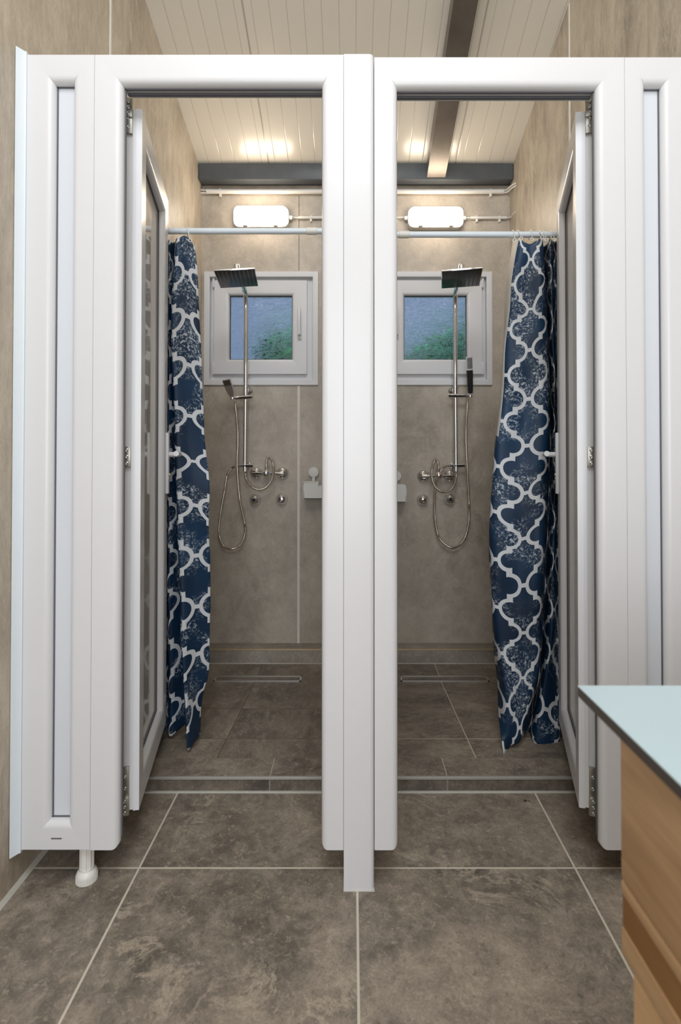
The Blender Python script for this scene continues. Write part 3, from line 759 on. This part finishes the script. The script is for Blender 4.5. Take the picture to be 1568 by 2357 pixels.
# ------------------------------------------------------------------ shower fittings
SY = YB - .06
def shower(side):
    L = side < 0
    nm = 'left' if L else 'right'
    Q = lambda px, py, y=SY: P(px, py, y)
    # --- column: riser, arm, head, brackets, slider, diverter
    rx = 566 if L else 1048
    base = Q(564 if L else 1050, 1080)
    root = thing('shower_column', 'chrome shower column with square rain head in the %s cubicle' % nm, 'shower column', base, 'chrome shower columns')
    X0 = Q(rx, 800).x
    hc = P(545.5 if L else 1062, 640, 2.60)
    zarm = hc.z + .055
    mb = MB(); xb_ = base.x
    low = [Vector((xb_, SY, base.z)), Vector((X0 + (xb_ - X0) * .3, SY, Q(rx, 905).z))]
    mb.tube(low, .0103, 16); mb.build('riser_pipe', M['chrome'], root)
    top = [Vector((X0, SY, Q(rx, 912).z)), Vector((X0, SY, Q(rx, 760).z)), Vector((X0, SY, zarm - .10))]
    d = Vector((hc.x - X0, hc.y - SY, 0)); 
    for k in range(1, 9):
        a = k / 8 * math.pi / 2; rr = .09
        top.append(Vector((X0, SY, zarm - .10)) + d.normalized() * rr * (1 - math.cos(a)) + Vector((0, 0, rr * math.sin(a))))
    top.append(Vector((hc.x, hc.y, zarm - .006)))
    top.append(Vector((hc.x, hc.y, zarm - .006)) + d.normalized() * .012)
    mb = MB().tube(top, .0125, 20)
    z9 = Q(rx, 705).z; mb.tube([(X0, SY, z9 - .003), (X0, SY, z9 + .003)], .0135, 20)
    mb.build('arm', M['chrome'], root)
    mb = MB()
    tip = Vector((hc.x, hc.y, zarm - .006)) + d.normalized() * .004
    mb.lathe([(.012, -.012), (.016, -.010), (.016, .010), (.010, .016)], tip, (0, 0, 1), 20)
    mb.lathe([(.009, 0), (.013, .012), (.011, .024), (.008, .05)], Vector((hc.x, hc.y, hc.z + .008)), (0, 0, 1), 20)
    mb.build('head_joint', M['chrome'], root)
    # square head, tilted
    roll = math.radians(-5.0 if L else -1.5); pit = math.radians(-5.5 if L else -6.0); yaw = math.radians(6 if L else -9)
    Mx = Matrix.Translation(hc) @ Matrix.Rotation(yaw, 4, 'Z') @ Matrix.Rotation(roll, 4, 'Y') @ Matrix.Rotation(pit, 4, 'X')
    mb = MB(Mx).box(-.094, .094, -.1, .1, -.0045, .0045, .0015)
    hd = mb.build('shower_head', M['chrome'], root)
    mb = MB(Mx).box(-.091, .091, -.097, .097, -.0052, -.004, .0005); mb.build('spray_plate', M['dark_reflection_chrome'], hd)
    mb = MB(Mx)
    for i in range(9):
        for j in range(11):
            mb.lathe([(.0024, -.0048), (.0022, -.0062), (.001, -.0066)], ((i - 4) * .0195, (j - 5) * .0165, 0), (0, 0, 1), 8)
    mb.build('nozzles', M['nozzle_pale'] if L else M['nozzle'], hd)
    # wall bracket
    bp = Q(rx + (8 if L else -8), 897, SY)
    mb = MB().lathe([(.017, 0), (.017, .004), (.012, .009), (.008, .012), (.008, .058)], (X0 + (.012 if L else -.012), YB, bp.z), (0, -1, 0), 24)
    mb.tube([(X0, SY, bp.z - .02), (X0, SY, bp.z + .02)], .0145, 20)
    mb.build('wall_bracket', M['chrome'], root)
    # slider that holds the hand shower
    sa, sb = (Q(540, 917), Q(583, 914)) if L else (Q(1031, 911), Q(1078, 912))
    mb = MB().tube([Vector((sa.x, SY - .02, sa.z)), Vector((sb.x, SY - .02, sb.z))], .0105, 16)
    mb.tube([(X0, SY, sa.z - .014), (X0, SY, sa.z + .014)], .015, 18)
    hx = sa if L else sb
    mb.lathe([(.009, -.012), (.0115, -.010), (.0125, -.002), (.0125, 0)], (hx.x, SY - .052, hx.z), (0, 0, 1), 18)
    mb.tube([(hx.x, SY - .02, hx.z - .006), (hx.x, SY - .052, hx.z - .006)], .006, 12)
    mb.build('slider', M['chrome'], root)
    # diverter at the foot of the riser
    da, db = (Q(549, 1072), Q(583, 1072)) if L else (Q(1036, 1072), Q(1070, 1071))
    mb = MB().tube([Vector((da.x, SY, da.z)), Vector((da.x * .75 + db.x * .25, SY, da.z)), Vector((da.x * .7 + db.x * .3, SY, da.z)), Vector((db.x, SY, db.z))], [.0065, .0065, .0105, .0105], 16)
    wx = (xb_ + (.012 if L else -.012))
    mb.lathe([(.017, 0), (.017, .004), (.014, .010), (.009, .013), (.009, .055)], (wx, YB, da.z), (0, -1, 0), 24)
    mb.tube([(xb_, SY, base.z - .012), (xb_, SY, base.z + .012)], .0108, 16)
    dv = mb.build('diverter', M['chrome'], root)
    mb = MB().tube([(xb_ - .001, SY - .0095, da.z), (xb_ - .001, SY - .0125, da.z)], .003, 10); mb.build('blue_dot', plain('blue_mark', lin(30, 90, 190), .4), dv)
    # --- hand shower with its hose
    if L:
        ha, hb = Vector((hx.x, SY - .054, hx.z + .005)), P(521, 873, SY - .105)
    else:
        ha, hb = Vector((hx.x, SY - .054, hx.z + .005)), P(1080, 821, SY - .085)
    hs = thing('hand_shower', 'chrome hand shower on its slider with a long steel hose, %s cubicle' % nm, 'hand shower', ha, 'chrome hand showers')
    dz = (hb - ha).normalized(); sdir = Vector((1, 0, 0)); sdir = (sdir - dz * sdir.dot(dz)).normalized(); nd = dz.cross(sdir)
    if nd.y > 0: nd = -nd
    Ln = (hb - ha).length
    def slabm(mb, segs, tk):
        vs = []
        for h, w, off in segs:
            c = ha + dz * h * Ln + nd * off
            for sx_, sn in ((-1, -1), (1, -1), (1, 1), (-1, 1)): vs.append(c + sdir * sx_ * w + nd * sn * tk)
        m = len(segs)
        fs = [[i * 4 + k, i * 4 + (k + 1) % 4, i * 4 + 4 + (k + 1) % 4, i * 4 + 4 + k] for i in range(m - 1) for k in range(4)]
        mb.add(vs, fs + [[3, 2, 1, 0], [m * 4 - 4, m * 4 - 3, m * 4 - 2, m * 4 - 1]])
    mb = MB(); wd = .021 if L else .0165
    slabm(mb, [(.0, .008, 0), (.1, .0125, 0), (.5, wd * .95, 0), (1.0, wd, 0)], .009)
    hnd = mb.build('handle', M['chrome_satin'], hs)
    if not L:
        mb = MB(); slabm(mb, [(.02, .010, .0005), (.1, .013, .0005), (.5, wd * .96, .0005), (.64, wd * .98, .0005)], .0098); mb.build('black_grip', M['dark'], hs)
    mb = MB(); slabm(mb, [(.68, wd * .86, .0006), (.97, wd * .86, .0006)], .0098); mb.build('spray_face', M['drain'], hs)
    if L:
        hp = [(541, 924, SY - .052), (547.5, 1000, SY - .03), (546, 1075, SY - .025), (552, 1150, SY - .02), (563.5, 1205, SY), (563, 1232, SY + .01), (551, 1256, SY + .02), (530, 1264, SY + .025), (512, 1253, SY + .02), (504, 1225, SY + .02), (508, 1180, SY + .02), (517, 1130, SY + .02), (523, 1095, SY + .02), (534, 1078, SY + .01), (545.5, 1072, SY)]
    else:
        hp = [(1077, 919, SY - .052), (1073, 1000, SY - .03), (1076, 1080, SY - .02), (1080, 1160, SY), (1079, 1205, SY + .01), (1068, 1243, SY + .015), (1046, 1261, SY + .02), (1024, 1253, SY + .02), (1008, 1230, SY + .02), (1001, 1180, SY + .02), (1002, 1130, SY + .04), (1008, 1096, SY + .048), (1020, 1078, SY + .035), (1032.5, 1072.5, SY)]
    pth = smooth_path([P(*p) for p in hp], .0021)
    mb = MB().tube(pth, [.0062 + (.0004 if i % 2 else -.0004) for i in range(len(pth))], 10); mb.build('hose', M['hose'], hs)
    # --- mixer with two wall plates, ball body and short hose
    ea, eb = (Q(590, 1089, YB), Q(651, 1089, YB)) if L else (Q(974, 1096, YB), Q(1036, 1096, YB))
    mx = thing('shower_mixer', 'chrome wall mixer with two round plates and a short looped hose, %s cubicle' % nm, 'mixer tap', (ea + eb) / 2, 'chrome shower mixers')
    for e in (ea, eb):
        mb = MB().lathe([(.036, 0), (.036, .003), (.031, .014), (.021, .024), (.013, .028), (.012, .05)], e, (0, -1, 0), 32); mb.build('wall_plate', M['chrome'], mx)
    my = YB - .05
    ball = P(613 if L else 1010, 1090 if L else 1095, my - .01)
    mb = MB()
    za = P(600, 1090 if L else 1096, my).z
    mb.tube([(ea.x - .012, my, za), (ea.x + .03, my, za), (ea.x + .032, my, za), (eb.x - .032, my, za), (eb.x - .03, my, za), (eb.x + .012, my, za)], [.0095, .0095, .007, .007, .0095, .0095], 18)
    mb.lathe([(.002, -.023), (.012, -.020), (.020, -.011), (.0235, 0), (.020, .011), (.012, .020), (.002, .023)], ball, (0, -1, 0), 28)
    mb.lathe([(.008, .018), (.009, .04), (.0075, .042)], ball, (0, 0, 1), 16)
    body = mb.build('body', M['chrome'], mx)
    mb = MB().lathe([(.005, .0), (.005, .0035), (.003, .0045)], ball + Vector((0.012, -.019, .006)), (0.3, -1, .2), 14); mb.build('temperature_mark', plain('red_blue_mark', lin(40, 90, 170) if L else lin(180, 40, 40), .4), body)
    if L:
        lp = [(613, 1077, my - .012), (613, 1066, my - .012), (617, 1054, my - .012), (624, 1056, my - .012), (629, 1075, my - .02), (627, 1100, my - .03), (615, 1120, my - .03), (598, 1127, my - .03), (580, 1121, my - .02), (568, 1104, my - .012), (565, 1095, SY), (564, 1088, SY)]
    else:
        lp = [(1010, 1081, my - .012), (1010, 1070, my - .012), (1004, 1058, my - .012), (998, 1068, my - .015), (994, 1090, my - .025), (999, 1115, my - .03), (1014, 1131, my - .03), (1032, 1131, my - .03), (1045, 1118, my - .02), (1050.5, 1098, my - .012), (1050, 1086.5, SY)]
    pth = smooth_path([P(*p) for p in lp], .0021)
    mb = MB().tube(pth, [.0060 + (.0004 if i % 2 else -.0004) for i in range(len(pth))], 10); mb.build('short_hose', M['hose'], mx)
    # --- two stop valves below
    for k, (vx, vy) in enumerate(((588, 1150), (649, 1148)) if L else ((973, 1150), (1035, 1149))):
        o = P(vx, vy, YB)
        st = thing('stop_valve', 'round chrome stop valve low on the wall, %s one of the %s cubicle' % (('left', 'right')[k], nm), 'valve', o, 'chrome stop valves')
        mb = MB().lathe([(.0345, 0), (.0345, .003), (.033, .009), (.028, .018)], o, (0, -1, 0), 32); mb.build('wall_plate', M['chrome'], st)
        mb = MB().lathe([(.0275, .018), (.026, .030), (.021, .038), (.012, .043), (.010, .0415), (.003, .042)], o, (0, -1, 0), 28); mb.build('knob', M['chrome'], st)
shower(-1); shower(1)

# suction caddies beside the divider
def caddy(mir, x_out, zt, zb, cx, cz, label):
    x_in = -mir * .022 if mir > 0 else .022
    x_in = -.022 if mir > 0 else .022
    root = thing('shower_caddy', label, 'shower caddy', ((x_out + x_in) / 2, YB - .05, zb), 'white suction caddies')
    lo, hi = min(x_out, x_in), max(x_out, x_in); n1 = .080
    def outline(f):   # stepped rim: high at both ends
        a, b = lo + f, hi - f
        return [(a + .006, zb + f), (b - .006, zb + f), (b, zt - f * 0), (b - n1, zt), (b - n1, zt - .022), (a + n1, zt - .022), (a + n1, zt), (a, zt)]
    mb = MB(); Y0, Y1 = YB - .11, YB - .018; t = .0022
    fn = lambda a, b, d: (a, d, b)
    mb.prism(outline(0), fn, Y0, Y0 + t); mb.prism(outline(0), fn, Y1 - t, Y1)
    mb.box(lo + .004, hi - .004, Y0, Y1, zb, zb + t)
    mb.box(lo, lo + t, Y0, Y1, zb, zt); mb.box(hi - t, hi, Y0, Y1, zb, zt)
    mb.box(lo - .003, lo + n1 - .01, Y0 - .003, Y0 + .002, zt - .003, zt + .001, .001)
    mb.build('tray', M['plastic'], root)
    for c in (cx, x_in + x_out - cx):
        mb = MB().box(c - .008, c + .008, YB - .022, YB - .014, zt - .02, cz - .01, .001)
        nk = mb.build('bracket', M['plastic'], root)
        mb = MB().lathe([(.030, 0.001), (.030, .006), (.028, .012), (.029, .014), (.029, .022), (.026, .025), (.024, .0245), (.02, .0255), (.002, .026)], (c, YB, cz), (0, -1, 0), 32)
        mb.build('suction_cup', M['plastic'], nk)
caddy(1, PX(699, 1110, YB - .08), PZ(1109, YB - .09), PZ(1147, YB - .09), PX(722, 1087, YB - .02), PZ(1087, YB - .02), 'white suction caddy on the back wall of the left cubicle')
caddy(-1, PX(935, 1115, YB - .08), PZ(1116, YB - .09), PZ(1155, YB - .09), PX(912, 1095, YB - .02), PZ(1096, YB - .02), 'white suction caddy on the back wall of the right cubicle')

# floor drains
def drain(xa, xb, py0, py1, label):
    y1, y0 = 2.79, 2.725
    x0, x1 = PX(xa, 1563, 2.757), PX(xb, 1563, 2.757)
    root = thing('floor_drain', label, 'floor drain', ((x0 + x1) / 2, 2.757, 0), 'linear shower drains')
    mb = MB(); w = .008
    mb.box(x0, x1, y0, y0 + w, -.01, .003); mb.box(x0, x1, y1 - w, y1, -.01, .003); mb.box(x0, x0 + w, y0, y1, -.01, .003); mb.box(x1 - w, x1, y0, y1, -.01, .003)
    mb.build('channel_frame', M['chrome_satin'], root)
    mb = MB().box(x0 + w + .002, x1 - w - .002, y0 + w + .002, y1 - w - .002, -.01, .001, .0006); mb.build('cover', stone('drain_inlay', tile_cols(.8), 3.4), root)
drain(494, 694, 0, 0, 'slim linear steel drain in the left shower floor')
drain(922, 1124, 0, 0, 'slim linear steel drain in the right shower floor')

# ------------------------------------------------------------------ lamps, conduits
def rrect(x0, x1, z0, z1, r, n=6):
    out = []
    for cx, cz, a0 in ((x1 - r, z1 - r, 0), (x0 + r, z1 - r, 90), (x0 + r, z0 + r, 180), (x1 - r, z0 + r, 270)):
        for k in range(n + 1):
            a = math.radians(a0 + 90 * k / n); out.append((cx + r * math.cos(a), cz + r * math.sin(a)))
    return out
def lamp(x0, x1, y0, y1, label, gl):
    yf = YB - .075
    a, b = P(x0, y1, yf), P(x1, y0, yf)
    root = thing('bulkhead_lamp', label, 'wall lamp', ((a.x + b.x) / 2, YB, a.z), 'oblong bulkhead lamps')
    fn = lambda p, q, d: (p, d, q)
    g = .004
    mb = MB().prism(rrect(a.x - g, b.x + g, a.z - g, b.z + g, .032), fn, YB - .001, YB - .045); mb.build('body', M['plastic'], root)
    mb = MB()
    for f0, f1, i0, i1 in ((YB - .045, YB - .065, 0, .001), (YB - .065, YB - .073, .001, .004), (YB - .073, YB - .076, .004, .012)):
        A = rrect(a.x + i0, b.x - i0, a.z + i0, b.z - i0, .030 - i0); B = rrect(a.x + i1, b.x - i1, a.z + i1, b.z - i1, .030 - i1); n = len(A)
        mb.add([fn(p, q, f0) for p, q in A] + [fn(p, q, f1) for p, q in B], [[k, (k + 1) % n, n + (k + 1) % n, n + k] for k in range(n)])
    A = rrect(a.x + .012, b.x - .012, a.z + .012, b.z - .012, .018); mb.add([fn(p, q, YB - .076) for p, q in A], [list(range(len(A)))])
    mb.build('diffuser', M['lamp'], root)
    for fx in (.21, .78):
        cx = a.x + (b.x - a.x) * fx
        mb = MB().box(cx - .012, cx + .012, YB - .068, YB - .035, a.z - g - .003, a.z + .002, .002); mb.build('clip', M['plastic'], root)
    for s in gl:
        xx = b.x + g if s > 0 else a.x - g; zc = PZ(500 if len(gl) == 1 else 501, YB - .03)
        mb = MB().lathe([(.012, 0), (.013, .008), (.013, .012), (.009, .020)], (xx, YB - .022, zc), (s, 0, 0), 8); mb.build('cable_gland', M['plastic'], root)
    return a, b
la, lb = lamp(537, 661, 472, 515, 'glowing oblong wall lamp above the left shower window', (1,))
ra, rb = lamp(943, 1067.5, 474, 516, 'glowing oblong wall lamp above the right shower window', (-1, 1))
def conduit(pa, pb, r, clips, label, cabs=()):
    ya = YB - r - .004
    a = P(pa[0], pa[1], ya); b = P(pb[0], pb[1], ya)
    root = thing('cable_conduit', label, 'conduit', a, 'white cable conduits')
    mb = MB().tube([a, b], r, 16); mb.build('tube', M['plastic'], root)
    for cx in clips:
        t = (PX(cx, pa[1], ya) - a.x) / (b.x - a.x); c = a.lerp(b, t)
        mb = MB().box(c.x - .006, c.x + .006, ya - .004, YB, c.z - r - .014, c.z - r + .004, .002)
        mb.box(c.x - .005, c.x + .005, ya - .001, YB, c.z + r - .003, c.z + r + .006, .002)
        mb.build('clip', M['plastic'], root)
    for path, rr in cabs:
        mb = MB().tube(smooth_path([P(*p) for p in path], .006), rr, 8); mb.build('cable', M['plastic'], root)
yc = YB - .018
conduit((476, 441), (1159, 441), .013, (507, 1130), 'long white conduit below the steel beam on the back wall',
        (([(478, 438, yc), (460, 437, yc)], .004), ([(478, 444, yc), (460, 444, yc)], .004),
         ([(1157, 439, yc), (1166, 437, yc), (1177, 428, 2.99), (1188, 421, 2.95)], .005), ([(1157, 444, yc), (1168, 442, yc), (1179, 433, 2.99), (1189, 427, 2.95)], .005)))
conduit((687, 501), (868, 501), .0085, (716, 850), 'white conduit linking the two wall lamps behind the post',
        (([(668, 500, YB - .02), (688, 501, yc)], .003), ([(866, 501, yc), (935, 500, YB - .02)], .003)))
conduit((1084, 501.5), (1166, 501.5), .0085, (1098, 1150), 'short white conduit right of the right wall lamp',
        (([(1074, 501, YB - .02), (1086, 501.5, yc)], .003), ([(1164, 501.5, yc), (1175, 500, yc), (1182, 492, 3.0), (1188, 487, 2.96)], .0035)))

# ------------------------------------------------------------------ vanity unit in the right foreground
ZV = .85; c0 = P(1330, 1578, .687); c0.z = ZV
c1 = Vector((.2896 + .0318 * .99, -.52, ZV))
mb = MB(); VT = .013
fr = lambda Y: c0.x + (c0.y - Y) * .0315
XW = lambda Y: XR(Y) - .002
top = [(fr(.687), .687), (fr(-.5), -.5), (XW(-.5), -.5), (XW(.687), .687)]
mb.prism(top, lambda a, b, d: (a, b, d), ZV - .0012, ZV)
ct = thing('vanity_countertop', 'pale blue countertop with a thin dark edge in the right foreground', 'countertop', (c0.x, c0.y, ZV - VT))
mb.build('laminate_face', M['mint'], ct)
mb = MB().prism(top, lambda a, b, d: (a, b, d), ZV - VT, ZV - .0013); mb.build('core', M['core'], ct)
cab = thing('vanity_cabinet', 'light wood vanity cabinet under the pale blue countertop', 'cabinet', (.45, .2, 0))
VY0 = .672; x_f = PX(1430, 2000, VY0)
def cb(Y): return x_f + (VY0 - Y) * .0315
def cbox(ya, yb, da, db, z0, z1, nm, mat, parent=cab, bev=0.0):
    """box along the cabinet front: ya..yb in depth, da..db behind the front plane"""
    mb = MB(); t = MB().box(da, db, ya, yb, z0, z1, bev)
    mb.add([(cb(v.y) + v.x, v.y, v.z) for v in t.v], t.f); return mb.build(nm, mat, parent)
zA = PZ(2020, VY0); zB = PZ(2054, VY0); zC_ = PZ(2130, VY0); zD = PZ(2191, VY0)
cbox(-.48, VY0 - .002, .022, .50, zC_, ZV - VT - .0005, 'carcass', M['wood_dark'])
d1_ = cbox(.10, VY0, .0, .020, zA + .0015, ZV - VT - .004, 'drawer', M['wood'], bev=.001)
d2_ = cbox(-.48, .097, .0, .020, zA + .0015, ZV - VT - .004, 'drawer', M['wood'], bev=.001)
cbox(-.48, VY0, .0, .020, zB, zA - .0015, 'grip_strip', M['wood'], bev=.001)
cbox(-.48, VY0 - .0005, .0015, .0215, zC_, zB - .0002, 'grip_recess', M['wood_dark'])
cbox(-.48, VY0, .0, .50, zD, zC_ - .0003, 'bottom_rail', M['wood'], bev=.001)
cbox(-.48, .645, .0, .022, 0.0, zD - .0003, 'leg_panel', M['wood'])
cbox(.62, .645, .022, .50, 0.0, zD - .0003, 'leg_panel', M['wood'])

# crumbs on the tiles
o = P(1209, 1844, 1.80)
for k, (px, py, s) in enumerate(((1209, 1844, .0042), (1218, 1844, .0022))):
    Y = 1.143 * F / (py - VY) * 1.0078; x = PX(px, py, Y)
    mb = MB(); mb.lathe([(s * .5, 0), (s, s * .35), (s * .8, s * .8), (s * .2, s)], (x, Y, 0), (.1, .1, 1), 9)
    for v in mb.v: v.x = x + (v.x - x) * 1.5
    tag(mb.build('crumb', M['crumb']), ('larger', 'smaller')[k] + ' brown crumb on the floor tiles in front of the right shower step', 'crumb', 'brown crumbs')

# ------------------------------------------------------------------ light
def area(name, loc, rot, sx, sy, power, colr):
    l = bpy.data.lights.new(name, 'AREA'); l.shape = 'RECTANGLE'; l.size = sx; l.size_y = sy; l.energy = power; l.color = colr
    o = bpy.data.objects.new(name, l); o.location = loc; o.rotation_euler = [math.radians(a) for a in rot]; col.objects.link(o); return o
area('ceiling_lamp_front', (0, -.5, 3.60), (25, 0, 0), 1.5, 1.2, 42, (.93, .965, 1))
area('room_fill_rear', (0, -1.9, 1.5), (88, 0, 0), 1.6, 1.8, 31, (.92, .96, 1))  # unseen fill added behind the camera to even out the white frames
area('shrub_fill', (0, 3.42, 2.75), (22, 0, 0), 2.0, .3, 22, (.9, 1, .9))  # unseen light added outside to brighten the shrub leaves

w = bpy.data.worlds.new('World'); scn.world = w; w.use_nodes = True
nt = w.node_tree; bg = nt.nodes['Background']
tc = nt.nodes.new('ShaderNodeTexCoord'); sp = nt.nodes.new('ShaderNodeSeparateXYZ'); nt.links.new(tc.outputs['Generated'], sp.inputs[0])
rp = nt.nodes.new('ShaderNodeValToRGB'); mp = nt.nodes.new('ShaderNodeMapRange'); mp.inputs[1].default_value = -1; mp.inputs[2].default_value = 1
nt.links.new(sp.outputs[1], mp.inputs[0]); nt.links.new(mp.outputs[0], rp.inputs[0])
e = rp.color_ramp.elements; e[0].position = .45; e[0].color = (.62, .63, .66, 1); e[1].position = .75; e[1].color = (.23, .31, .46, 1)
nt.links.new(rp.outputs[0], bg.inputs[0]); bg.inputs[1].default_value = .8

# ------------------------------------------------------------------ camera
cam = bpy.data.cameras.new('camera'); co = bpy.data.objects.new('camera', cam); col.objects.link(co)
cam.sensor_fit = 'VERTICAL'; cam.sensor_height = 36; cam.sensor_width = 36 * W_PX / H_PX
cam.lens = 36 * F / H_PX
cam.shift_x = -(VX - W_PX / 2) / H_PX
cam.shift_y = -((H_PX / 2) - (VY - TA * F)) / H_PX
co.location = (0, 0, CAM_Z); co.rotation_euler = (math.radians(90) + AL, 0, 0)
cam.clip_start = .02
cam.dof.use_dof = True; cam.dof.focus_distance = 2.0; cam.dof.aperture_fstop = 4.0
scn.camera = co
scn.view_settings.view_transform = 'Standard'
scn.view_settings.look = 'None'
scn.view_settings.exposure = 0.35
scn.cycles.use_denoising = True
scn.cycles.max_bounces = 10
scn.cycles.sample_clamp_indirect = 6.0
